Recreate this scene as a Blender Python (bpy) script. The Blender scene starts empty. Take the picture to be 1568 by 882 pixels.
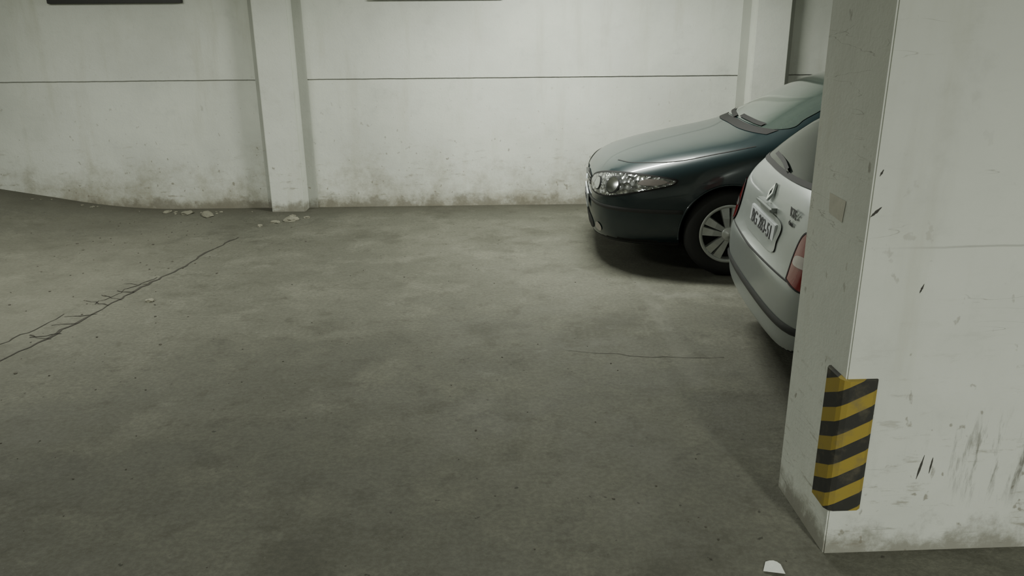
import bpy, bmesh, math, random
from mathutils import Vector, Matrix, noise
from mathutils.bvhtree import BVHTree
from mathutils.geometry import delaunay_2d_cdt
random.seed(7)
S = bpy.context.scene
COL = S.collection

# ------------------------------------------------------------------ materials
class NT:
    def __init__(s, name):
        s.m = bpy.data.materials.new(name); s.m.use_nodes = True
        s.t = s.m.node_tree; s.b = s.t.nodes['Principled BSDF']
        s.co = s.t.nodes.new('ShaderNodeTexCoord').outputs['Object']
    def n(s, ty, **kw):
        nd = s.t.nodes.new(ty)
        for k, v in kw.items(): setattr(nd, k, v)
        return nd
    def put(s, sock, v):
        if isinstance(v, bpy.types.NodeSocket): s.t.links.new(v, sock)
        else: sock.default_value = v
    def math(s, op, a, b=0.0, clamp=False):
        nd = s.n('ShaderNodeMath', operation=op, use_clamp=clamp)
        s.put(nd.inputs[0], a); s.put(nd.inputs[1], b)
        return nd.outputs[0]
    def noise(s, scale, detail=6, rough=.6, stretch=None, off=(0, 0, 0)):
        mp = s.n('ShaderNodeMapping'); s.put(mp.inputs[0], s.co)
        mp.inputs['Scale'].default_value = stretch or (1, 1, 1)
        mp.inputs['Location'].default_value = off
        nd = s.n('ShaderNodeTexNoise'); s.put(nd.inputs['Vector'], mp.outputs[0])
        nd.inputs['Scale'].default_value = scale; nd.inputs['Detail'].default_value = detail
        nd.inputs['Roughness'].default_value = rough
        return nd.outputs['Fac']
    def rng(s, v, a, b, c=0.0, d=1.0):
        nd = s.n('ShaderNodeMapRange'); nd.interpolation_type = 'SMOOTHSTEP'
        s.put(nd.inputs[0], v)
        for i, k in enumerate((a, b, c, d)): s.put(nd.inputs[i + 1], k)
        return nd.outputs[0]
    def mix(s, f, a, b):
        nd = s.n('ShaderNodeMix', data_type='RGBA')
        s.put(nd.inputs[0], f)
        for i, v in ((6, a), (7, b)):
            if isinstance(v, tuple) and len(v) == 3: v = (*v, 1)
            s.put(nd.inputs[i], v)
        return nd.outputs[2]
    def xyz(s):
        nd = s.n('ShaderNodeSeparateXYZ'); s.put(nd.inputs[0], s.co); return nd.outputs
    def bump(s, h, strength=.3, dist=.01):
        nd = s.n('ShaderNodeBump'); s.put(nd.inputs['Height'], h)
        nd.inputs['Strength'].default_value = strength; nd.inputs['Distance'].default_value = dist
        s.put(s.b.inputs['Normal'], nd.outputs[0])
    def col(s, c): s.put(s.b.inputs['Base Color'], (*c, 1) if isinstance(c, tuple) and len(c) == 3 else c)
    def rough(s, r): s.put(s.b.inputs['Roughness'], r)

def simple(name, c, r=.5, metal=0, coat=0, var=.12, sc=30, bump=0, emit=None, spec=.5):
    k = NT(name)
    f = k.noise(sc, 3)
    k.col(k.mix(f, tuple(x * (1 - var) for x in c), tuple(min(1, x * (1 + var)) for x in c)))
    k.rough(r); k.b.inputs['Metallic'].default_value = metal
    k.b.inputs['Specular IOR Level'].default_value = spec
    k.b.inputs['Coat Weight'].default_value = coat; k.b.inputs['Coat Roughness'].default_value = .06
    if bump: k.bump(f, bump, .004)
    if emit:
        k.b.inputs['Emission Color'].default_value = (*emit[0], 1); k.b.inputs['Emission Strength'].default_value = emit[1]
    return k.m

def wall_mat(name, base, seam=True, scuff=False, dirt=.42, dirtc=(.25, .232, .17), bmp=.4):
    k = NT(name); x, y, z = k.xyz()
    big = k.noise(.9, 5); mid = k.noise(5, 8, .65); fine = k.noise(60, 4)
    c = k.mix(k.rng(big, .35, .7), base, tuple(v * .84 for v in base))
    c = k.mix(k.rng(mid, .54, .75, 0, .4), c, tuple(v * .7 for v in base))
    streak = k.noise(3.2, 5, .6, (1.6, 1.6, .22))
    c = k.mix(k.rng(streak, .53, .8, 0, .45), c, (base[0]*.70, base[1]*.68, base[2]*.60))
    # dirt rising from the floor
    m = k.math('SUBTRACT', dirt, z)
    m = k.math('ADD', m, k.math('MULTIPLY', k.math('SUBTRACT', k.noise(1.9, 9, .74), .5), 2.1))
    c = k.mix(k.rng(m, -.12, .62, 0, .78), c, dirtc)
    m2 = k.math('ADD', k.math('SUBTRACT', .10, z), k.math('MULTIPLY', k.math('SUBTRACT', k.noise(7, 7, .7), .5), .45))
    c = k.mix(k.rng(m2, -.03, .1, 0, .7), c, (.14, .127, .092))
    # little chips and horizontal scrapes low on the wall
    chips = k.noise(22, 3, .5, (1, 1, .8), (3, 1, 2))
    c = k.mix(k.math('MULTIPLY', k.rng(chips, .67, .73), k.rng(z, .2, 1.6, .7, .05)), c, (.2, .18, .14))
    scr = k.noise(7, 6, .7, (.8, .8, 3.5), (3, 1, 7))
    c = k.mix(k.math('MULTIPLY', k.rng(scr, .57, .7), k.rng(z, .15, .9, .6, .05)), c, (.21, .19, .14))
    h = mid
    if seam:
        w = k.math('MULTIPLY', k.math('SUBTRACT', k.noise(6, 6), .5), .018)
        d = k.math('ABSOLUTE', k.math('SUBTRACT', k.math('ADD', z, w), 1.262))
        c = k.mix(k.rng(d, .003, .009, .6, 0), c, (.10, .10, .085))
    if scuff:
        sm = k.noise(9, 6, .7, (2.2, 2.2, .35), (1.7, 0, .2))
        band = k.math('MULTIPLY', k.rng(z, .14, .3), k.rng(z, .40, .56, 1, 0))
        band = k.math('MULTIPLY', band, k.rng(x, 1.3, 1.6, .05, .8))
        c = k.mix(k.math('MULTIPLY', k.rng(sm, .54, .68), band), c, (.11, .10, .085))
        sc2 = k.noise(2.4, 3, .4, (1, 1, 9), (0, 0, 3))
        d2 = k.math('ABSOLUTE', k.math('SUBTRACT', sc2, .5))
        patch = k.rng(k.noise(2.2, 3, .5, (1, 1, 1), (8, 2, 1)), .50, .60)
        c = k.mix(k.math('MULTIPLY', k.rng(d2, .0, .006, .5, 0), patch), c, (.13, .12, .1))
        w = k.math('MULTIPLY', k.math('SUBTRACT', k.noise(3, 4), .5), .02)
        d = k.math('ABSOLUTE', k.math('SUBTRACT', k.math('ADD', z, w), 1.075))
        c = k.mix(k.math('MULTIPLY', k.rng(d, .001, .005, .35, 0), k.rng(x, 1.08, 1.4, .1, 1)), c, (.12, .11, .1))
        ch = k.noise(13, 4, .6, (1.3, 1.3, .6), (6, 6, 1))
        c = k.mix(k.rng(ch, .68, .74, 0, .55), c, (.16, .14, .11))
    k.col(c); k.rough(.82)
    k.bump(k.math('ADD', h, k.math('MULTIPLY', fine, .25)), bmp, .014)
    return k.m

WHITE = (.635, .66, .595)
M_wall = wall_mat('plaster_wall', WHITE, dirt=.42)
M_wallp = wall_mat('plaster_plain', WHITE, seam=False, dirt=.05)
M_col = wall_mat('plaster_column', (.655, .68, .62), seam=False, scuff=True, dirt=-.22, bmp=.2)
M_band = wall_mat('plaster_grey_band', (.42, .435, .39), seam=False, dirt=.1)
M_ceil = wall_mat('ceiling_paint', (.6, .61, .56), seam=False, dirt=-5)

def floor_mat():
    k = NT('dusty_concrete'); x, y, z = k.xyz()
    D = lambda *c: (c[0]*.615, c[1]*.635, c[2]*.65)
    big = k.noise(.55, 6, .6); mid = k.noise(2.6, 9, .68); fine = k.noise(45, 6, .7); grit = k.noise(140, 3, .6)
    c = k.mix(k.rng(big, .35, .68), D(.165, .160, .124), D(.228, .22, .172))
    c = k.mix(k.rng(mid, .46, .70, 0, .65), c, D(.29, .28, .222))
    c = k.mix(k.rng(k.noise(1.3, 7, .7, (1, 1, 1), (5, 3, 0)), .52, .66, 0, .6), c, D(.115, .11, .083))
    c = k.mix(k.rng(k.noise(6, 8, .75, (1, 1, 1), (1, 7, 0)), .5, .68, 0, .55), c, D(.112, .106, .08))
    c = k.mix(k.rng(k.noise(3.4, 8, .75, (1, 1, 1), (9, 4, 0)), .56, .68, 0, .4), c, D(.31, .30, .245))
    c = k.mix(k.rng(fine, .38, .66, .3, 0), c, D(.05, .047, .035))
    c = k.mix(k.rng(grit, .66, .74, 0, .5), c, D(.40, .38, .31))
    c = k.mix(k.rng(k.noise(26, 2, .5, (1, 1, 1), (2, 9, 0)), .71, .76, 0, .7), c, D(.05, .045, .035))
    lm = k.rng(k.math('ADD', x, k.math('MULTIPLY', mid, .8)), -2.7, -1.9, .25, 0)
    c = k.mix(lm, c, D(.27, .258, .20))
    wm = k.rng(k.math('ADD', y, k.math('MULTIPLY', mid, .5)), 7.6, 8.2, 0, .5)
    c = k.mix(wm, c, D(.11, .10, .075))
    def box(cx, hx, cy, hy):
        a = k.rng(k.math('ABSOLUTE', k.math('SUBTRACT', x, cx)), hx - .03, hx + .03, 1, 0)
        b = k.rng(k.math('ABSOLUTE', k.math('SUBTRACT', y, cy)), hy - .04, hy + .04, 1, 0)
        return k.math('MULTIPLY', a, b)
    pm = k.math('MAXIMUM', box(1.0, .05, 4.5, .95), box(2.2, 1.25, 4.96, .05))
    c = k.mix(k.math('MULTIPLY', pm, k.rng(mid, .4, .6, .05, .25)), c, D(.33, .32, .27))
    k.col(c); k.rough(k.rng(mid, .3, .7, .65, .88))
    k.b.inputs['Specular IOR Level'].default_value = .25
    k.bump(k.math('ADD', k.math('MULTIPLY', fine, .6), mid), .55, .014)
    return k.m
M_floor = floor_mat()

# ------------------------------------------------------------------ mesh helpers
def obj(name, verts, faces, mat, parent=None, smooth=False):
    me = bpy.data.meshes.new(name); me.from_pydata([tuple(v) for v in verts], [], faces); me.update()
    o = bpy.data.objects.new(name, me); COL.objects.link(o)
    for m in (mat if isinstance(mat, (list, tuple)) else [mat]): me.materials.append(m)
    if smooth:
        for p in me.polygons: p.use_smooth = True
    if parent: o.parent = parent
    return o
def bm_obj(name, bm, mat, parent=None, smooth=False):
    bmesh.ops.recalc_face_normals(bm, faces=bm.faces)
    me = bpy.data.meshes.new(name); bm.to_mesh(me); bm.free()
    o = bpy.data.objects.new(name, me); COL.objects.link(o)
    for m in (mat if isinstance(mat, (list, tuple)) else [mat]): me.materials.append(m)
    if smooth:
        for p in me.polygons: p.use_smooth = True
    if parent: o.parent = parent
    return o
def box(name, lo, hi, mat, parent=None, bev=0, rz=0):
    bm = bmesh.new(); bmesh.ops.create_cube(bm, size=1)
    lo, hi = Vector(lo), Vector(hi)
    for v in bm.verts:
        v.co = Vector([(lo[i] + hi[i]) / 2 + v.co[i] * (hi[i] - lo[i]) for i in range(3)])
    if bev: bmesh.ops.bevel(bm, geom=bm.edges[:], offset=bev, segments=2, affect='EDGES')
    o = bm_obj(name, bm, mat, parent)
    o.rotation_euler[2] = rz
    return o
def empty(name, loc=(0, 0, 0), rz=0):
    e = bpy.data.objects.new(name, None); COL.objects.link(e); e.location = loc; e.rotation_euler[2] = rz
    e.empty_display_size = .2
    return e
def tube(name, pts, r, mat, parent=None, seg=8):
    pts = [Vector(p) for p in pts]; V = []; F = []
    for i, p in enumerate(pts):
        t = (pts[min(i + 1, len(pts) - 1)] - pts[max(i - 1, 0)]).normalized()
        a = t.cross(Vector((0, 0, 1)))
        if a.length < .05: a = t.cross(Vector((0, 1, 0)))
        a.normalize(); b = t.cross(a)
        for j in range(seg):
            an = 2 * math.pi * j / seg
            V.append(p + a * math.cos(an) * r + b * math.sin(an) * r)
    for i in range(len(pts) - 1):
        for j in range(seg):
            k = (j + 1) % seg
            F.append((i*seg+j, i*seg+k, (i+1)*seg+k, (i+1)*seg+j))
    F.append(tuple(range(seg))); F.append(tuple((len(pts)-1)*seg + j for j in reversed(range(seg))))
    return obj(name, V, F, mat, parent, True)

# ------------------------------------------------------------------ room
def fh(x, y):
    h = 0.0
    t = -3.2 - x
    if t > 0: h = .085 * t * t if t < 1.2 else .085*1.44 + (t-1.2)*.175
    h *= max(0, min(1, (y + 2) / 6))
    return h
V = []; F = []
nx, ny = 150, 120
for j in range(ny + 1):
    for i in range(nx + 1):
        x = -9 + 18 * i / nx; y = -5.2 + 13.25 * j / ny
        V.append((x, y, fh(x, y)))
for j in range(ny):
    for i in range(nx):
        a = j*(nx+1)+i; F.append((a, a+1, a+nx+2, a+nx+1))
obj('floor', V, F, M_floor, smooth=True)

H = 2.75
box('wall_back', (-9, 7.9, -.1), (9, 8.1, H), M_wall)
box('wall_upper_1', (-9, 7.890, 1.266), (9, 7.905, H), M_wall)  # upper wall layer, set proud so its lower edge shades the seam
box('wall_left', (-9.1, -5.2, -.1), (-8.9, 8.0, H), M_wallp)
box('wall_right', (8.9, -5.2, -.1), (9.1, 8.1, H), M_wallp)
box('wall_front', (-9, -5.3, -.1), (9, -5.1, H), M_wallp)
box('ceiling', (-9.1, -5.3, H), (9.1, 8.1, H + .15), M_ceil)
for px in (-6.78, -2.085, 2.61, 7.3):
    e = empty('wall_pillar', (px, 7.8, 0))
    box('shaft', (-.165, -.09, -.02), (.165, .10, H), M_wallp, e, .008)
    box('band_left', (-.245, .084, -.02), (-.165, .10, H), M_band, e)  # darker grey strips down both sides of the shaft
    box('band_right', (.165, .084, -.02), (.255, .10, H), M_band, e)

M_frame = simple('dark_frame', (.03, .03, .028), .6)
M_pane = simple('dark_pane', (.015, .017, .017), .15)
for i, (x0, x1, zb) in enumerate(((-4.17, -2.93, 1.97), (-1.17, .08, 1.985))):
    e = empty('window_%d' % (i + 1))
    box('frame_bottom', (x0, 7.84, zb), (x1, 7.9, zb + .05), M_frame, e, .004)
    box('frame_top', (x0, 7.84, zb + .45), (x1, 7.9, zb + .5), M_frame, e, .004)
    for n, xx in (('frame_l', x0), ('frame_m', (x0 + x1) / 2 - .02), ('frame_r', x1 - .04)):
        box(n, (xx, 7.845, zb + .03), (xx + .04, 7.9, zb + .47), M_frame, e)
    box('pane', (x0 + .02, 7.865, zb + .03), (x1 - .02, 7.889, zb + .47), M_pane, e)

ROT = []      # things laid out in the frame turned 1 deg from the back wall
PIV = Matrix.Translation((1.05, 2.25, 0)) @ Matrix.Rotation(math.radians(2.2), 4, 'Z') @ Matrix.Translation((-1.05, -2.25, 0))
ce = empty('concrete_column')
bm = bmesh.new(); bmesh.ops.create_cube(bm, size=1)
lo = Vector((1.05, 2.25, -.02)); hi = Vector((2.30, 2.67, H))
for v in bm.verts:
    v.co = Vector([(lo[i] + hi[i]) / 2 + v.co[i] * (hi[i] - lo[i]) for i in range(3)])
bmesh.ops.bevel(bm, geom=[e for e in bm.edges if abs(e.verts[0].co.z - e.verts[1].co.z) > 1], offset=.005, segments=2, affect='EDGES')
bm_obj('shaft', bm, M_col, ce)
M_tape = simple('tape_residue', (.50, .49, .42), .6, var=.25, sc=25)
M_mark = simple('scuff_mark', (.05, .047, .042), .8, var=.3)
bm = bmesh.new()
vs = [bm.verts.new(p) for p in ((1.0485, 2.52, 1.19), (1.0485, 2.40, 1.185), (1.0485, 2.41, 1.115), (1.0485, 2.51, 1.125))]
bm.faces.new(vs); bm_obj('tape_patch', bm, M_tape, ce)
def mark(name, a, b, w):
    a, b = Vector(a), Vector(b); t = (b-a).normalized(); n = Vector((-t.z, 0, t.x)); L = []
    N = 8
    for i in range(N+1):
        q = a.lerp(b, i/N); L.append((q, w*math.sin(math.pi*(i+.3)/(N+.6))*random.uniform(.6, 1.2)))
    V = []; F = []
    for q, ww in L: V += [q + n*ww*.5, q - n*ww*.5]
    for i in range(N): F.append((2*i, 2*i+1, 2*i+3, 2*i+2))
    obj(name, V, F, M_mark, ce)
mark('mark_1', (1.055, 2.2485, 1.17), (1.085, 2.2485, 1.20), .010)
mark('mark_2', (1.066, 2.2485, 1.29), (1.075, 2.2485, 1.31), .006)
mark('mark_3', (1.24, 2.2485, .93), (1.25, 2.2485, .96), .006)
mark('mark_4', (1.33, 2.2485, .28), (1.345, 2.2485, .37), .008)
mark('mark_5', (1.37, 2.2485, .30), (1.375, 2.2485, .36), .006)
ce.matrix_world = PIV; ROT.append(ce)

k = NT('hazard_stripes'); x, y, z = k.xyz()
u = k.math('SUBTRACT', x, y)
v = k.math('SUBTRACT', z, k.math('MULTIPLY', u, .5))
fr = k.math('FRACT', k.math('DIVIDE', k.math('ADD', v, 10.02), .105))
st = k.rng(fr, .47, .5)
c = k.mix(st, (.30, .225, .035), (.028, .028, .024))
c = k.mix(k.rng(k.noise(14, 6), .48, .75, 0, .6), c, (.13, .115, .075))
k.col(c); k.rough(.7); M_haz = k.m
def guard():
    cx, cy = 1.05, 2.25; L = .112; L2 = .10; t = .018
    pr = [(cx, cy + L), (cx - t*.4, cy + L), (cx - t, cy + L - .015), (cx - t, cy + .006), (cx - t*.55, cy - t*.55), (cx + .006, cy - t),
          (cx + L2 - .015, cy - t), (cx + L2, cy - t*.4), (cx + L2, cy), (cx, cy)]
    V = []; F = []; n = len(pr)
    for zz in (.178, .648):
        for p in pr: V.append((p[0], p[1], zz))
    for i in range(n): F.append((i, (i+1) % n, n + (i+1) % n, n + i))
    F.append(tuple(reversed(range(n)))); F.append(tuple(range(n, 2*n)))
    o = obj('corner_guard', V, F, M_haz); o.matrix_world = PIV; ROT.append(o)
guard()

# ------------------------------------------------------------------ floor details
M_crack = simple('crack_dark', (.035, .032, .025), .95)
def ribbon(V, F, pts, w):
    n0 = len(V)
    for i, p in enumerate(pts):
        a = Vector(pts[max(0, i-1)]); b = Vector(pts[min(len(pts)-1, i+1)])
        t = (b - a).normalized(); nrm = Vector((-t.y, t.x)); ww = w * random.uniform(.4, 1.3)
        for s in (-1, 1):
            q = Vector(p) + nrm * ww * s * .5
            V.append((q.x, q.y, fh(q.x, q.y) + .0025))
    for i in range(len(pts) - 1):
        a = n0 + 2*i; F.append((a, a+1, a+3, a+2))
def jit(pts, step, amp):
    out = []
    for i in range(len(pts) - 1):
        a, b = Vector(pts[i]), Vector(pts[i+1]); n = max(1, int((b - a).length / step))
        for j in range(n):
            p = a.lerp(b, j / n); out.append((p.x + random.uniform(-amp, amp), p.y + random.uniform(-amp, amp)))
    out.append(pts[-1]); return out
V = []; F = []
main = [(-2.39, 6.65), (-2.50, 6.1), (-2.52, 5.7), (-2.63, 5.2), (-2.66, 4.8), (-2.74, 4.3), (-2.82, 3.85), (-2.85, 3.3)]
ribbon(V, F, jit(main, .06, .016), .018)
ribbon(V, F, jit([(-2.60, 5.5), (-2.70, 5.2), (-2.76, 4.9)], .05, .02), .008)
ribbon(V, F, jit([(-2.85, 4.7), (-2.9, 4.4), (-2.99, 4.1)], .05, .02), .008)
for i in range(8):
    yy = 5.3 - i * .15 + random.uniform(-.03, .03); xx = -2.62 - .11 * (5.3 - yy)
    ribbon(V, F, jit([(xx + .02, yy), (xx - random.uniform(.1, .22), yy + random.uniform(-.06, .1))], .04, .015), .009)
ribbon(V, F, jit([(.30, 4.05), (.7, 3.95), (1.15, 3.93)], .06, .012), .004)
ROT.append(obj('floor_crack', V, F, M_crack))

M_rub = simple('plaster_rubble', (.20, .195, .15), .9, var=.35, sc=20, bump=.6)
M_peb = simple('grit', (.07, .065, .05), .9, var=.5, sc=9)
def stones(name, items, mat):
    bm = bmesh.new()
    for (x, y, s, fl) in items:
        r = bmesh.ops.create_icosphere(bm, subdivisions=2 if s > .02 else 1, radius=1)
        sx, sy = s * random.uniform(.7, 1.5), s * random.uniform(.6, 1.1); off = random.uniform(0, 50)
        a = random.uniform(0, 6.28)
        z0 = fh(x, y)
        for v in r['verts']:
            d = 1 + .45 * noise.noise(v.co * 1.7 + Vector((off, 0, 0)))
            p = v.co * d; X = p.x * sx; Y = p.y * sy
            v.co = Vector((x + X*math.cos(a) - Y*math.sin(a), y + X*math.sin(a) + Y*math.cos(a), z0 + s*fl*.3 + p.z * s * fl))
    return bm_obj(name, bm, mat)
it = [(-3.08, 7.68, .07, .3), (-2.86, 7.60, .09, .25), (-3.3, 7.74, .04, .4)]
for i in range(22):
    it.append((random.uniform(-4.6, -2.4), 7.80 - abs(random.gauss(0, .08)), random.uniform(.006, .018), .5))
stones('plaster_rubble', it, M_rub)
stones('plaster_rubble', [(-1.97, 7.32, .085, .35), (-2.1, 7.24, .04, .4), (-1.84, 7.42, .03, .5), (-2.2, 7.1, .03, .5), (-2.0, 7.5, .03, .4)], M_rub)
ROT.append(stones('floor_pebble', [(-2.42, 4.95, .035, .4)], M_rub))
it = []
for i in range(240):
    x = random.uniform(-4.5, 1.0); y = random.uniform(1.6, 7.4)
    it.append((x, y, random.uniform(.002, .006), .6))
for i in range(110):
    x = random.gauss(-2.9, .6); y = random.uniform(3.2, 7.4)
    it.append((x, y, random.uniform(.003, .010), .6))
stones('floor_grit', it, M_peb)

M_paper = simple('paper', (.66, .69, .64), .8)
V = []; F = []
for j in range(5):
    for i in range(5):
        u, v = i/4, j/4
        x = .818 + .065*u + .022*v*(1-u); y = 2.155 + .048*v - .022*u
        V.append((x, y, .004 + .010*abs(math.sin(u*3.1))*v + .006*u))
for j in range(4):
    for i in range(4):
        a = j*5+i; F.append((a, a+1, a+6, a+5))
ROT.append(obj('paper_scrap', V, F, M_paper, smooth=True))

# ------------------------------------------------------------------ cars
M_rub_t = simple('tyre_rubber', (.018, .018, .018), .75)
M_under = simple('underbody_black', (.008, .008, .008), .9)
M_blackp = simple('black_plastic', (.022, .023, .024), .55)
M_gap = simple('panel_gap', (.004, .004, .004), .8)
M_alloy = simple('hubcap_silver', (.50, .52, .50), .38, .55)
M_dkpaint = simple('paint_dark_teal', (.0055, .0175, .021), .34, .1, .7, var=.05)
M_silver = simple('paint_silver', (.29, .315, .305), .40, .5, .4, var=.03)
M_chrome = simple('chrome', (.75, .77, .77), .12, 1)
M_plate = simple('plate_white', (.50, .53, .54), .4)
M_ink = simple('plate_ink', (.06, .06, .065), .5)
M_red = simple('lamp_red', (.15, .010, .012), .15, 0, .7)
M_clear = simple('lamp_clear', (.30, .27, .26), .1, .3, 1)
M_glass = simple('window_glass', (.012, .017, .015), .12, 0, 0, spec=.35)
M_wscr = simple('windscreen_glass', (.05, .068, .06), .08, 0, 1)
kk = NT('headlamp_reflector')
vo = kk.n('ShaderNodeTexVoronoi'); kk.put(vo.inputs['Vector'], kk.co); vo.inputs['Scale'].default_value = 28
kk.col(kk.mix(kk.rng(vo.outputs['Distance'], .1, .6), (.70, .72, .70), (.26, .27, .27)))
kk.b.inputs['Metallic'].default_value = .75; kk.rough(.16); kk.b.inputs['Coat Weight'].default_value = 1
kk.bump(vo.outputs['Distance'], .9, .02)
M_head = kk.m

def loft(rings):
    V = []; F = []; n = len(rings[0][1]); full = 2*n - 2
    for X, pts in rings:
        ring = [(X, -y, z) for y, z in pts] + [(X, y, z) for y, z in reversed(pts[1:-1])]
        V += ring
    for r in range(len(rings) - 1):
        for i in range(full):
            j = (i + 1) % full; a = r*full; b = a + full
            F.append((a+i, a+j, b+j, b+i))
    for base in (0, (len(rings)-1)*full):
        m = [base + i for i in range(full)]
        mir = lambda i: m[(full - i) % full]
        for i in range(n - 1):
            f = [m[i], m[i+1], mir(i+1), mir(i)]
            g = []
            for q in f:
                if q not in g: g.append(q)
            if base: g.reverse()
            F.append(tuple(g))
    return V, F

def R(X, zb, wb, zs, ws, zm, wm, zt, wt, p6, p7, p8, top):
    return (X, [(0, zb), (wb*.5, zb), (wb, zb), (ws, zs), (wm, zm), (wt, zt), p6, p7, p8, (0, top)])

def build_body(name, rings, arches, paint, parent):
    V, F = loft(rings)
    o = obj(name, V, F, [paint, M_under], None, True)
    bm = bmesh.new(); bm.from_mesh(o.data); bmesh.ops.recalc_face_normals(bm, faces=bm.faces); bm.to_mesh(o.data); bm.free()
    ss = o.modifiers.new('ss', 'SUBSURF'); ss.levels = 3; ss.render_levels = 3
    cut = []
    for (ax, az, ar, yi) in arches:
        for s in (-1, 1):
            bm = bmesh.new()
            bmesh.ops.create_cone(bm, cap_ends=True, segments=64, radius1=ar, radius2=ar, depth=1.0,
                matrix=Matrix.Translation((ax, s*(yi + .5), az)) @ Matrix.Rotation(math.pi/2, 4, 'X'))
            c = bm_obj('cut', bm, M_under); cut.append(c)
            b = o.modifiers.new('b', 'BOOLEAN'); b.operation = 'DIFFERENCE'; b.object = c; b.solver = 'EXACT'
    dg = bpy.context.evaluated_depsgraph_get(); dg.update()
    me = bpy.data.meshes.new_from_object(o.evaluated_get(dg))
    for c in cut: bpy.data.objects.remove(c)
    o.modifiers.clear(); o.data = me; o.data.name = name
    me.materials.clear(); me.materials.append(paint); me.materials.append(M_under)
    for p in me.polygons:
        p.use_smooth = True; p.material_index = 0
        c = p.center; n = p.normal
        for (ax, az, ar, yi) in arches:
            d = math.hypot(c.x - ax, c.z - az)
            if (abs(d - ar) < .004 and abs(n.y) < .3 and abs(c.y) > yi - .01 and abs(c.y) < .875) or (d < ar and abs(abs(c.y) - yi) < .003):
                p.material_index = 1; p.use_smooth = False
        if n.z < -.6 and c.z < .32: p.material_index = 1
    o.parent = parent
    try:
        me.set_sharp_from_angle(angle=math.radians(40))
    except Exception: pass
    bm = bmesh.new(); bm.from_mesh(me); bvh = BVHTree.FromBMesh(bm); bm.free()
    return o, bvh

def smooth_poly(pts, n=8, closed=True):
    P = [Vector(p) for p in pts]; N = len(P); out = []
    rng = N if closed else N - 1
    for i in range(rng):
        g = lambda k: P[k % N] if closed else P[max(0, min(N-1, k))]
        p0, p1, p2, p3 = g(i-1), g(i), g(i+1), g(i+2)
        for j in range(n):
            t = j / n
            out.append(.5*((2*p1) + (p2-p0)*t + (2*p0-5*p1+4*p2-p3)*t*t + (3*p1-p0-3*p2+p3)*t**3))
    if not closed: out.append(P[-1])
    return out

def cast(bvh, P, D, off):
    h = bvh.ray_cast(P, D)
    if h[0] is None:
        h = bvh.find_nearest(P + D * 2.0)
    nrm = h[1]
    if nrm.dot(D) > 0: nrm = -nrm
    return h[0] + nrm * off

def patch(name, bvh, pts, D, A, parent, mat, off=.004, step=.035, B=Vector((0, 0, 1))):
    D = Vector(D).normalized(); A = Vector(A).normalized()
    ol = smooth_poly(pts, 6)
    n = len(ol); vs = [Vector((p[0], p[1])) for p in ol]
    xs = [p.x for p in vs]; ys = [p.y for p in vs]
    def inside(q):
        c = False; j = n - 1
        for i in range(n):
            if (vs[i].y > q.y) != (vs[j].y > q.y) and q.x < (vs[j].x-vs[i].x)*(q.y-vs[i].y)/(vs[j].y-vs[i].y)+vs[i].x: c = not c
            j = i
        return c
    extra = []
    x = min(xs) + step/2
    while x < max(xs):
        y = min(ys) + step/2
        while y < max(ys):
            q = Vector((x, y))
            if inside(q) and min((q - w).length for w in vs) > step*.3: extra.append(q)
            y += step
        x += step
    r = delaunay_2d_cdt(vs + extra, [], [list(range(n))], 1, 1e-6)
    V = []
    for q in r[0]:
        P = A * q.x + B * q.y - D * 3
        if abs(D.x) > .5 and D.x < 0: P = A*q.x + B*q.y - D*8
        V.append(cast(bvh, P, D, off))
    return obj(name, V, [tuple(f) for f in r[2]], mat, parent, True)
def stroke(name, bvh, pts, w, D, A, parent, mat, off=.003, B=Vector((0, 0, 1))):
    D = Vector(D).normalized(); A = Vector(A).normalized()
    pl = smooth_poly(pts, 10, False); V = []; F = []
    for i, p in enumerate(pl):
        t = (pl[min(i+1, len(pl)-1)] - pl[max(0, i-1)]).normalized(); nr = Vector((-t.y, t.x))
        for s in (-1, 1):
            q = p + nr*w*.5*s
            V.append(cast(bvh, A*q.x + B*q.y - D*3, D, off))
    for i in range(len(pl)-1): F.append((2*i, 2*i+1, 2*i+3, 2*i+2))
    return obj(name, V, F, mat, parent, True)
def wrap(name, bvh, z0, z1, cx, ph0, ph1, parent, mat, off=.006, n=60, rows=3):
    V = []; F = []
    for i in range(n+1):
        ph = math.radians(ph0 + (ph1-ph0)*i/n); d = Vector((math.cos(ph), math.sin(ph), 0))
        for j in range(rows+1):
            z = z0 + (z1-z0)*j/rows
            V.append(cast(bvh, Vector((cx, 0, z)) + d*3, -d, off if 0 < j < rows else off*.4))
    for i in range(n):
        for j in range(rows):
            a = i*(rows+1)+j; F.append((a, a+1, a+rows+2, a+rows+1))
    return obj(name, V, F, mat, parent, True)

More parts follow.
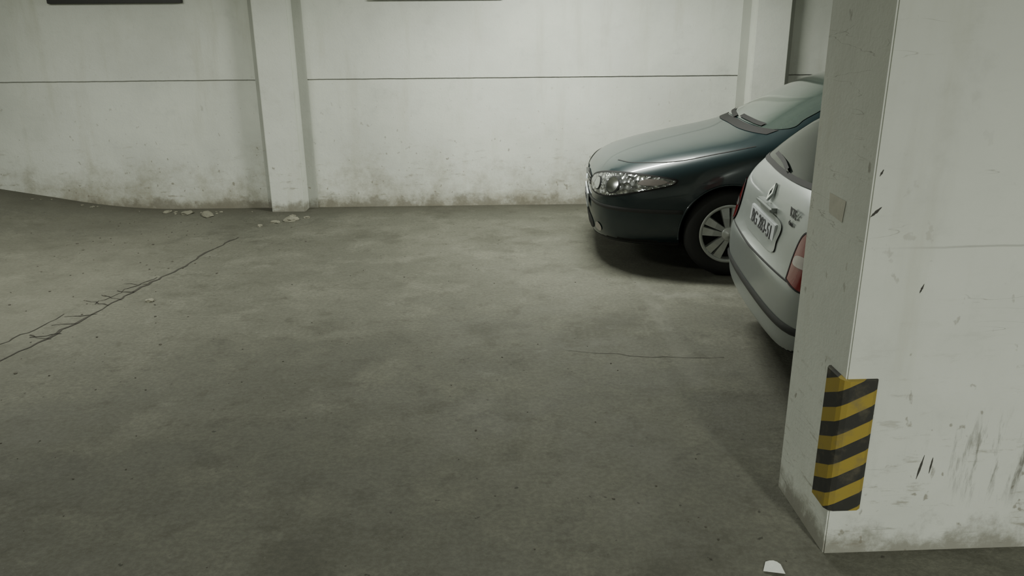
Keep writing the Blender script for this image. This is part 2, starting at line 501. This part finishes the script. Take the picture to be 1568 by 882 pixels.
def lathe(profile, seg=64):
    V = []; F = []; n = len(profile)
    for i in range(seg):
        a = 2*math.pi*i/seg
        for r, y in profile: V.append((r*math.cos(a), y, r*math.sin(a)))
    for i in range(seg):
        j = (i+1) % seg
        for k in range(n-1): F.append((i*n+k, i*n+k+1, j*n+k+1, j*n+k))
    return V, F
def wheel(prefix, parent, X, Y, R_, rim, side, spokes=5, W=.19):
    def place(o):
        o.location = (X, Y, R_); o.parent = parent
        if side > 0: o.rotation_euler[2] = math.pi
        return o
    V, F = lathe([(rim-.005, .02), (rim, .004), (rim+.02, -.002), (R_-.045, -.004), (R_-.018, .008), (R_-.004, .028), (R_, .05), (R_, W-.05), (R_-.004, W-.028), (R_-.03, W), (rim, W), (rim-.01, W-.02)])
    place(obj(prefix+'_tyre', V, F, M_rub_t, None, True))
    V, F = lathe([(rim+.004, .0), (rim-.004, -.004), (rim-.016, .000), (rim-.024, .022), (rim-.03, .10), (0.001, .11)])
    place(obj(prefix+'_rim', V, F, [M_alloy], None, True))
    V, F = lathe([(rim-.022, .055), (.001, .055)])
    place(obj(prefix+'_back_disc', V, F, M_under, None, False))  # plain dark disc backing the spokes
    bm = bmesh.new()
    for i in range(spokes):
        for da in (-1, 1):
            a = 2*math.pi*i/spokes + math.radians(18)
            r0, r1 = .03, rim-.015
            d = Vector((math.cos(a), 0, math.sin(a))); t = Vector((-math.sin(a), 0, math.cos(a)))
            pts = []
            c0 = d*r0 + t*da*.014; c1 = d*r1 + t*da*.042
            w0, w1 = .013, .031
            for (c, w, yy) in ((c0, w0, -.004), ((c0+c1)/2, (w0+w1)/2, -.002), (c1, w1, .010)):
                pts.append([bm.verts.new(c - t*w + Vector((0, yy, 0))), bm.verts.new(c + t*w + Vector((0, yy, 0))),
                            bm.verts.new(c + t*w*1.2 + Vector((0, yy+.03, 0))), bm.verts.new(c - t*w*1.2 + Vector((0, yy+.03, 0)))])
            for q in range(2):
                for s in range(4):
                    bm.faces.new((pts[q][s], pts[q][(s+1) % 4], pts[q+1][(s+1) % 4], pts[q+1][s]))
    place(bm_obj(prefix+'_spokes', bm, M_alloy))
    V, F = lathe([(.055, .02), (.055, -.002), (.045, -.008), (.02, -.009), (.018, -.012), (.001, -.013)], 32)
    place(obj(prefix+'_hub', V, F, M_alloy, None, True))

def text(name, s, size, loc, rot, parent, mat, off=.0):
    cu = bpy.data.curves.new('t', 'FONT'); cu.body = s; cu.size = size; cu.extrude = .001; cu.align_x = 'CENTER'; cu.align_y = 'CENTER'; cu.offset = off
    o = bpy.data.objects.new('t', cu); COL.objects.link(o)
    dg = bpy.context.evaluated_depsgraph_get(); me = bpy.data.meshes.new_from_object(o.evaluated_get(dg))
    bpy.data.objects.remove(o)
    o = bpy.data.objects.new(name, me); COL.objects.link(o); me.materials.clear(); me.materials.append(mat)
    o.location = loc; o.rotation_euler = rot; o.parent = parent
    return o
def mirror_body(name, X, Z, parent, paint, side, w):
    bm = bmesh.new(); bmesh.ops.create_uvsphere(bm, u_segments=20, v_segments=12, radius=1)
    for v in bm.verts:
        c = v.co; v.co = Vector((X + c.x*.055*(1 if c.x < 0 else .6), side*(w + .09 + c.y*.10), Z + c.z*.065*(1 - .15*c.y*side)))
    bm_obj(name, bm, paint, parent, True)
    tube(name+'_arm', [(X+.01, side*(w-.06), Z-.04), (X+.01, side*(w+.05), Z-.03)], .022, M_blackp, parent)
def arch_lip(name, bvh, ax, az, r, parent, mat, side, bot):
    pts = []
    for i in range(41):
        a = math.radians(-8 + 196*i/40)
        x, z = ax + r*math.cos(a), az + r*math.sin(a)
        if z < bot: continue
        p = cast(bvh, Vector((x, side*3, z)), Vector((0, -side, 0)), .001)
        if abs(p.y) > .6: pts.append(p)
    tube(name, pts, .007, mat, parent, 8)

# ---------------- dark car
car = empty('car', (.628, 6.32, 0), math.radians(-3.5)); ROT.append(car)
rings = [
 R(0.00,.27,.26,.32,.30,.44,.33,.54,.33,(.30,.595),(.22,.62),(.11,.63),.635),
 R(0.04,.20,.46,.27,.54,.44,.58,.57,.57,(.52,.65),(.38,.685),(.19,.70),.705),
 R(0.14,.18,.60,.26,.71,.44,.75,.60,.74,(.67,.71),(.49,.755),(.25,.775),.78),
 R(0.33,.17,.72,.26,.80,.45,.84,.64,.825,(.755,.765),(.55,.82),(.28,.84),.845),
 R(0.62,.17,.76,.26,.85,.50,.882,.70,.868,(.80,.83),(.60,.88),(.30,.90),.905),
 R(0.90,.17,.78,.26,.86,.52,.890,.76,.878,(.82,.885),(.62,.93),(.32,.95),.955),
 R(1.08,.17,.78,.26,.86,.54,.888,.80,.882,(.835,.92),(.66,.965),(.34,.985),.99),
 R(1.27,.17,.78,.26,.86,.55,.888,.83,.882,(.835,.94),(.73,1.01),(.45,1.09),1.10),
 R(1.58,.17,.78,.26,.86,.55,.888,.85,.882,(.838,.955),(.73,1.14),(.53,1.25),1.275),
 R(1.90,.17,.78,.26,.86,.55,.888,.87,.882,(.838,.97),(.70,1.26),(.52,1.385),1.415),
 R(2.40,.17,.78,.26,.86,.55,.888,.88,.882,(.838,.98),(.675,1.32),(.51,1.425),1.45),
 R(3.00,.17,.78,.26,.86,.55,.888,.89,.882,(.838,.99),(.675,1.31),(.50,1.405),1.43),
 R(3.50,.17,.78,.26,.86,.55,.888,.91,.878,(.832,1.0),(.67,1.26),(.47,1.345),1.37),
 R(3.95,.18,.76,.27,.85,.55,.878,.93,.862,(.81,1.01),(.65,1.14),(.45,1.20),1.215),
 R(4.28,.20,.74,.29,.82,.55,.85,.93,.83,(.775,1.0),(.62,1.055),(.40,1.08),1.09),
 R(4.48,.24,.66,.32,.74,.54,.78,.88,.75,(.69,.955),(.52,.99),(.25,1.0),1.005),
 R(4.56,.30,.40,.36,.50,.54,.54,.80,.52,(.46,.88),(.34,.92),(.17,.93),.935),
]
A1 = [(.97,.315,.350,.62),(3.71,.315,.350,.62)]
body, bv = build_body('body', rings, A1, M_dkpaint, car)
HL = [(.285,.59),(.315,.65),(.44,.69),(.62,.715),(.82,.718),(1.0,.70),(1.03,.68),(.98,.645),(.80,.592),(.60,.55),(.42,.545),(.32,.56)]
for s in (-1, 1):
    nm = 'left' if s < 0 else 'right'
    hd = (1, -s*.8, 0); ha = (.8, s*1, 0)
    patch('headlight_'+nm, bv, HL, hd, ha, car, M_head, .006, .03)
    stroke('headlight_edge_'+nm, bv, HL + [HL[0]], .010, hd, ha, car, M_gap, .0075)
    for q, (ca, cz, cr) in enumerate(((.46,.618,.048),(.64,.632,.060))):
        circ = lambda r: [(ca + r*math.cos(t*math.pi/4), cz + r*math.sin(t*math.pi/4)) for t in range(8)]
        patch('lamp_ring_%s_%d' % (nm, q), bv, circ(cr), hd, ha, car, M_blackp, .010, .03)
        patch('lamp_bowl_%s_%d' % (nm, q), bv, circ(cr*.84), hd, ha, car, M_chrome, .013, .03)
    patch('indicator_'+nm, bv, [(.82,.655),(.86,.69),(.95,.69),(.98,.675),(.92,.65)], hd, ha, car, M_clear, .010, .03)
    sd = (0, -s, 0); sa = (1, 0, 0)
    patch('side_glass_'+nm, bv, [(1.46,1.0),(1.58,1.07),(1.82,1.20),(2.06,1.285),(2.5,1.315),(3.0,1.305),(3.35,1.245),(3.6,1.15),(3.72,1.055),(3.3,1.02),(2.6,1.01),(1.9,.995)], sd, sa, car, M_glass, .004, .05)
    stroke('b_pillar_'+nm, bv, [(2.50,1.0),(2.56,1.32)], .07, sd, sa, car, M_blackp, .007)
    stroke('door_gap_front_'+nm, bv, [(1.40,.93),(1.37,.7),(1.37,.4),(1.40,.26)], .008, sd, sa, car, M_gap)
    stroke('door_gap_mid_'+nm, bv, [(2.50,.98),(2.50,.6),(2.48,.26)], .008, sd, sa, car, M_gap)
    stroke('door_gap_rear_'+nm, bv, [(3.55,1.0),(3.45,.8),(3.32,.62),(3.22,.4),(3.2,.27)], .008, sd, sa, car, M_gap)
    stroke('side_moulding_'+nm, bv, [(1.40,.50),(2.3,.51),(3.2,.52)], .05, sd, sa, car, M_blackp, .008)
    for hx in (2.30, 3.28):
        tube('handle_%s_%d' % (nm, int(hx*10)), [(hx-.09, s*.893, .80), (hx, s*.905, .805), (hx+.09, s*.893, .81)], .012, M_dkpaint, car)
    for w, (ax, az, ar, yi) in enumerate(A1):
        arch_lip('arch_lip_%s_%d' % (nm, w), bv, ax, az, ar+.004, car, M_dkpaint, s, .2)
        wheel('wheel_%s_%d' % (nm, w), car, ax, s*.872, .315, .207, s, 5, .20)
    mirror_body('door_mirror_'+nm, 1.68, 1.03, car, M_dkpaint, s, .86)
    stroke('bonnet_gap_'+nm, bv, [(.20,s*.45),(.30,s*.62),(.55,s*.755),(.9,s*.79),(1.12,s*.80)], .007, (0,0,-1), (1,0,0), car, M_gap, .002, Vector((0,1,0)))
    patch('fog_lamp_'+nm, bv, [(s*.56+.045*math.cos(t), .295+.032*math.sin(t)) for t in [i*math.pi/4 for i in range(8)]], (1,0,0), (0,1,0), car, M_clear, .006, .03)
    stroke('wiper_'+nm, bv, [(s*.3-.25, 1.035),(s*.3, 1.045),(s*.3+.28, 1.05)], .018, (1,0,0), (0,1,0), car, M_gap, .012)
    gp = [(s*.03,.565),(s*.03,.645),(s*.20,.642),(s*.30,.63),(s*.335,.59),(s*.29,.56),(s*.16,.555)]
    patch('grille_'+nm, bv, gp, (1,0,0), (0,1,0), car, M_gap, .004, .03)
    for q, zz in enumerate((.58,.602,.624)):
        stroke('grille_slat_%s_%d' % (nm, q), bv, [(s*.045,zz),(s*.18,zz),(s*.30,zz-.002)], .008, (1,0,0), (0,1,0), car, M_alloy, .009)
patch('windscreen', bv, [(-.70,1.025),(-.69,1.10),(-.64,1.22),(-.565,1.335),(-.3,1.375),(0,1.385),(.3,1.375),(.565,1.335),(.64,1.22),(.69,1.10),(.70,1.025),(.35,1.03),(0,1.035),(-.35,1.03)], (1,0,0), (0,1,0), car, M_wscr, .004, .05)
stroke('cowl', bv, [(-.70,1.005),(-.35,1.01),(0,1.015),(.35,1.01),(.70,1.005)], .03, (1,0,0), (0,1,0), car, M_gap, .004)
patch('lower_intake', bv, [(-.42,.25),(-.40,.33),(0,.345),(.40,.33),(.42,.25),(0,.235)], (1,0,0), (0,1,0), car, M_gap, .004, .04)
wrap('bumper_moulding', bv, .455, .485, 1.0, 108, 252, car, M_blackp, .006)
wrap('bumper_lip', bv, .20, .225, 1.0, 108, 252, car, M_blackp, .006)
patch('rear_window', bv, [(-.58,1.10),(-.50,1.33),(0,1.36),(.50,1.33),(.58,1.10),(0,1.11)], (-1,0,0), (0,1,0), car, M_glass, .004, .05)
for s in (-1, 1):
    patch('taillight_'+('l' if s < 0 else 'r'), bv, [(s*.72,.78),(s*.74,.92),(s*.60,.93),(s*.50,.88),(s*.52,.78)], (-1,0,0), (0,1,0), car, M_red, .006, .04)
box('plate_front', (-.016, -.26, .375), (-.003, .26, .485), M_plate, car, .003)
text('plate_front_text', 'LG 417-02', .10, (-.0175, 0, .43), (math.pi/2, 0, -math.pi/2), car, M_ink)
tube('aerial', [(1.98, 0, 1.40), (2.25, 0, 1.62)], .004, M_blackp, car)
bm = bmesh.new()
for p in ((-.0,.045),(.035,0),(0,-.045),(-.035,0)): bm.verts.new((.002, p[0], .60 + p[1]))
bm.verts.ensure_lookup_table(); f = bm.faces.new(bm.verts[:]); r = bmesh.ops.extrude_face_region(bm, geom=[f])
for v in r['geom']:
    if isinstance(v, bmesh.types.BMVert): v.co.x -= .02
bm_obj('badge', bm, M_chrome, car)

# ---------------- silver hatchback (tail toward the aisle)
hb = empty('car', (1.243, 3.97, 0), math.radians(-4.5)); ROT.append(hb)
rings = [
 R(0.00,.31,.46,.35,.52,.44,.56,.53,.56,(.52,.575),(.42,.60),(.2,.61),.615),
 R(0.055,.27,.62,.32,.70,.45,.745,.555,.745,(.71,.60),(.55,.635),(.28,.65),.655),
 R(0.095,.26,.64,.32,.73,.46,.775,.67,.765,(.72,.81),(.62,.89),(.35,.92),.93),
 R(0.17,.26,.68,.32,.77,.48,.805,.73,.795,(.745,.88),(.67,.97),(.45,1.01),1.02),
 R(0.32,.25,.70,.32,.79,.50,.818,.79,.81,(.765,.915),(.66,1.09),(.50,1.155),1.17),
 R(0.50,.24,.72,.31,.80,.52,.822,.81,.815,(.77,.935),(.635,1.215),(.49,1.29),1.31),
 R(0.78,.22,.72,.30,.80,.52,.822,.84,.815,(.775,.96),(.62,1.29),(.48,1.37),1.395),
 R(1.30,.20,.72,.28,.80,.52,.822,.84,.815,(.775,.96),(.62,1.31),(.48,1.395),1.42),
 R(1.90,.20,.72,.28,.80,.52,.822,.84,.815,(.775,.955),(.62,1.30),(.48,1.38),1.405),
 R(2.28,.20,.72,.28,.80,.52,.822,.83,.815,(.775,.945),(.64,1.20),(.49,1.295),1.32),
 R(2.62,.20,.72,.28,.80,.52,.822,.81,.812,(.765,.92),(.67,1.05),(.47,1.13),1.15),
 R(2.92,.20,.72,.28,.80,.52,.82,.78,.805,(.75,.88),(.62,.935),(.40,.96),.965),
 R(3.28,.20,.68,.28,.77,.50,.80,.71,.785,(.71,.81),(.52,.865),(.26,.88),.885),
 R(3.55,.20,.60,.28,.69,.48,.73,.63,.715,(.64,.725),(.45,.77),(.22,.785),.79),
 R(3.70,.22,.46,.29,.55,.46,.60,.58,.59,(.53,.645),(.38,.68),(.19,.69),.695),
 R(3.76,.28,.28,.33,.36,.45,.40,.54,.39,(.35,.59),(.24,.61),(.12,.62),.625),
]
A2 = [(.64,.285,.325,.58),(3.08,.285,.325,.58)]
body2, b2 = build_body('body', rings, A2, M_silver, hb)
XF = (1,0,0); YA = (0,1,0)
gl = [(-.61,1.015),(-.585,1.12),(-.50,1.27),(-.25,1.30),(0,1.305),(.25,1.30),(.50,1.27),(.585,1.12),(.61,1.015),(.3,1.0),(0,.995),(-.3,1.0)]
patch('rear_window', b2, gl, XF, YA, hb, M_glass, .005, .045)
stroke('rear_window_seal', b2, gl + [gl[0]], .022, XF, YA, hb, M_gap, .0065)
stroke('rear_wiper', b2, [(-.02,1.01),(.15,1.03),(.36,1.04)], .016, XF, YA, hb, M_gap, .02)
wrap('bumper_strip', b2, .395, .435, .9, 95, 265, hb, M_blackp, .010)
wrap('bumper_seam', b2, .612, .620, .9, 100, 260, hb, M_gap, .003)
patch('plate_recess', b2, [(-.30,.665),(-.31,.72),(-.30,.805),(0,.815),(.30,.805),(.31,.72),(.30,.665),(0,.658)], XF, YA, hb, M_silver, .006, .04)
pe = empty('plate_rear', (.062, 0, .735)); pe.parent = hb; pe.rotation_euler = (0, math.radians(5), 0)
box('plate_panel', (-.008, -.26, -.056), (.02, .26, .056), M_plate, pe, .004)
text('plate_chars', 'BG 283-51', .10, (-.010, 0, 0), (math.pi/2, 0, -math.pi/2), pe, M_ink, .0005)
box('plate_lamp', (.052, -.16, .825), (.10, .16, .850), M_silver, hb, .008)
bm = bmesh.new(); o_ = [(0,.05),(.037,0),(0,-.05),(-.037,0)]; i_ = [(0,.026),(.016,0),(0,-.026),(-.016,0)]
vo_ = [bm.verts.new((0, a, b)) for a, b in o_]; vi_ = [bm.verts.new((0, a, b)) for a, b in i_]
fs = [bm.faces.new((vo_[i], vo_[(i+1)%4], vi_[(i+1)%4], vi_[i])) for i in range(4)]
r = bmesh.ops.extrude_face_region(bm, geom=fs)
for v in r['geom']:
    if isinstance(v, bmesh.types.BMVert): v.co.x -= .012
pb = b2.ray_cast(Vector((-1, 0, .90)), Vector((1, 0, 0)))[0]
bd = bm_obj('badge', bm, M_chrome, hb); bd.location = (pb.x - .004, 0, .90); bd.rotation_euler = (0, math.radians(25), 0)
pt = b2.ray_cast(Vector((-1, -.45, .89)), Vector((1, 0, 0)))[0]
text('lettering_a', 'RTE', .062, (pt.x-.014, -.43, .885), (math.pi/2, 0, -math.pi/2), hb, M_ink, .0015)
text('lettering_b', 'clima', .035, (pt.x-.022, -.43, .840), (math.pi/2, 0, -math.pi/2), hb, M_ink)
for s in (-1, 1):
    nm = 'left' if s > 0 else 'right'
    hd = (1, -s*.8, 0); ha = (.8, s*1, 0)
    tl = [(a, b - .035) for a, b in [(.50,.66),(.505,.76),(.54,.86),(.60,.885),(.70,.86),(.735,.76),(.72,.66),(.62,.64)]]
    patch('taillight_'+nm, b2, tl, hd, ha, hb, M_red, .007, .03)
    patch('reverse_lamp_'+nm, b2, [(a, b - .03) for a, b in [(.525,.73),(.53,.765),(.60,.78),(.69,.77),(.69,.74),(.60,.73)]], hd, ha, hb, M_clear, .010, .03)
    stroke('taillight_edge_'+nm, b2, tl+[tl[0]], .008, hd, ha, hb, M_gap, .0085)
    stroke('hatch_gap_'+nm, b2, [(s*.62,.63),(s*.635,.77),(s*.655,.88),(s*.65,.97)], .008, XF, YA, hb, M_gap, .003)
    sd = (0, -s, 0); sa = (1, 0, 0)
    patch('side_glass_'+nm, b2, [(.56,1.02),(.66,1.16),(.82,1.26),(1.3,1.295),(1.9,1.28),(2.2,1.20),(2.45,1.08),(2.58,.985),(2.1,.98),(1.3,.985),(.75,.99)], sd, sa, hb, M_glass, .004, .05)
    stroke('b_pillar_'+nm, b2, [(1.45,.99),(1.40,1.30)], .07, sd, sa, hb, M_blackp, .007)
    stroke('c_pillar_'+nm, b2, [(.90,.99),(.90,1.28)], .05, sd, sa, hb, M_blackp, .007)
    stroke('door_gap_1_'+nm, b2, [(1.45,.97),(1.46,.6),(1.46,.30)], .008, sd, sa, hb, M_gap)
    stroke('door_gap_2_'+nm, b2, [(2.55,.95),(2.58,.6),(2.56,.30)], .008, sd, sa, hb, M_gap)
    stroke('door_gap_3_'+nm, b2, [(.82,.98),(.90,.75),(1.0,.55),(1.03,.30)], .008, sd, sa, hb, M_gap)
    stroke('side_moulding_'+nm, b2, [(1.03,.50),(1.7,.50),(2.6,.49)], .06, sd, sa, hb, M_blackp, .008)
    for w, (ax, az, ar, yi) in enumerate(A2):
        arch_lip('arch_lip_%s_%d' % (nm, w), b2, ax, az, ar+.003, hb, M_silver, s, .25)
        wheel('wheel_%s_%d' % (nm, w), hb, ax, s*.80, .285, .18, s, 6, .17)
    mirror_body('door_mirror_'+nm, 2.42, 1.0, hb, M_blackp, s, .79)
patch('windscreen', b2, [(-.62,1.0),(-.50,1.28),(0,1.33),(.50,1.28),(.62,1.0),(0,1.0)], (-1,0,0), YA, hb, M_glass, .004, .05)

# ------------------------------------------------------------------ lights
M_hous = simple('lamp_housing', (.6, .6, .58), .4)
M_tube = simple('lamp_tube', (.9, .95, .9), .3, emit=((.97, 1, .92), 6))
def lamp(x, y, L, W, power, rz=0):
    e = empty('ceiling_lamp', (x, y, H), rz)
    box('housing', (-L/2, -.07, -.06), (L/2, .07, 0), M_hous, e, .008)
    for s in (-.035, .035):
        tube('tube', [(-L/2+.03, s, -.075), (L/2-.03, s, -.075)], .013, M_tube, e)
    la = bpy.data.lights.new('tube_light', 'AREA'); la.shape = 'RECTANGLE'; la.size = L; la.size_y = W
    la.energy = power; la.color = (.975, 1, .905)
    lo = bpy.data.objects.new('tube_light', la); COL.objects.link(lo); lo.location = (0, 0, -.10); lo.parent = e
lamp(.6, 6.1, 1.25, .15, 150)
lamp(1.7, -1.6, 1.25, .15, 225, math.pi/2)
lamp(-3.6, 5.0, 1.25, .15, 95)  # unseen lamp, added as fill light for the left wall
lamp(-3.6, -1.4, 1.25, .15, 90)  # unseen lamp, added to brighten the near left floor
lamp(6.2, 5.0, 1.25, .15, 70)

w = bpy.data.worlds.new('World'); S.world = w; w.use_nodes = True
w.node_tree.nodes['Background'].inputs[0].default_value = (.5, .55, .5, 1)
w.node_tree.nodes['Background'].inputs[1].default_value = .05

# ------------------------------------------------------------------ camera
cam = bpy.data.cameras.new('Camera'); co = bpy.data.objects.new('Camera', cam); COL.objects.link(co)
cam.sensor_width = 36; cam.lens = 27.55
co.matrix_world = Matrix.Translation((0, 0, 1.7)) @ Matrix.Rotation(math.radians(90 - 18.2), 4, 'X') @ Matrix.Rotation(math.radians(-.5), 4, 'Z')
S.camera = co
bpy.context.view_layer.update()
RM = Matrix.Rotation(math.radians(-1.0), 4, 'Z')
for o in ROT + [co]: o.matrix_world = RM @ o.matrix_world
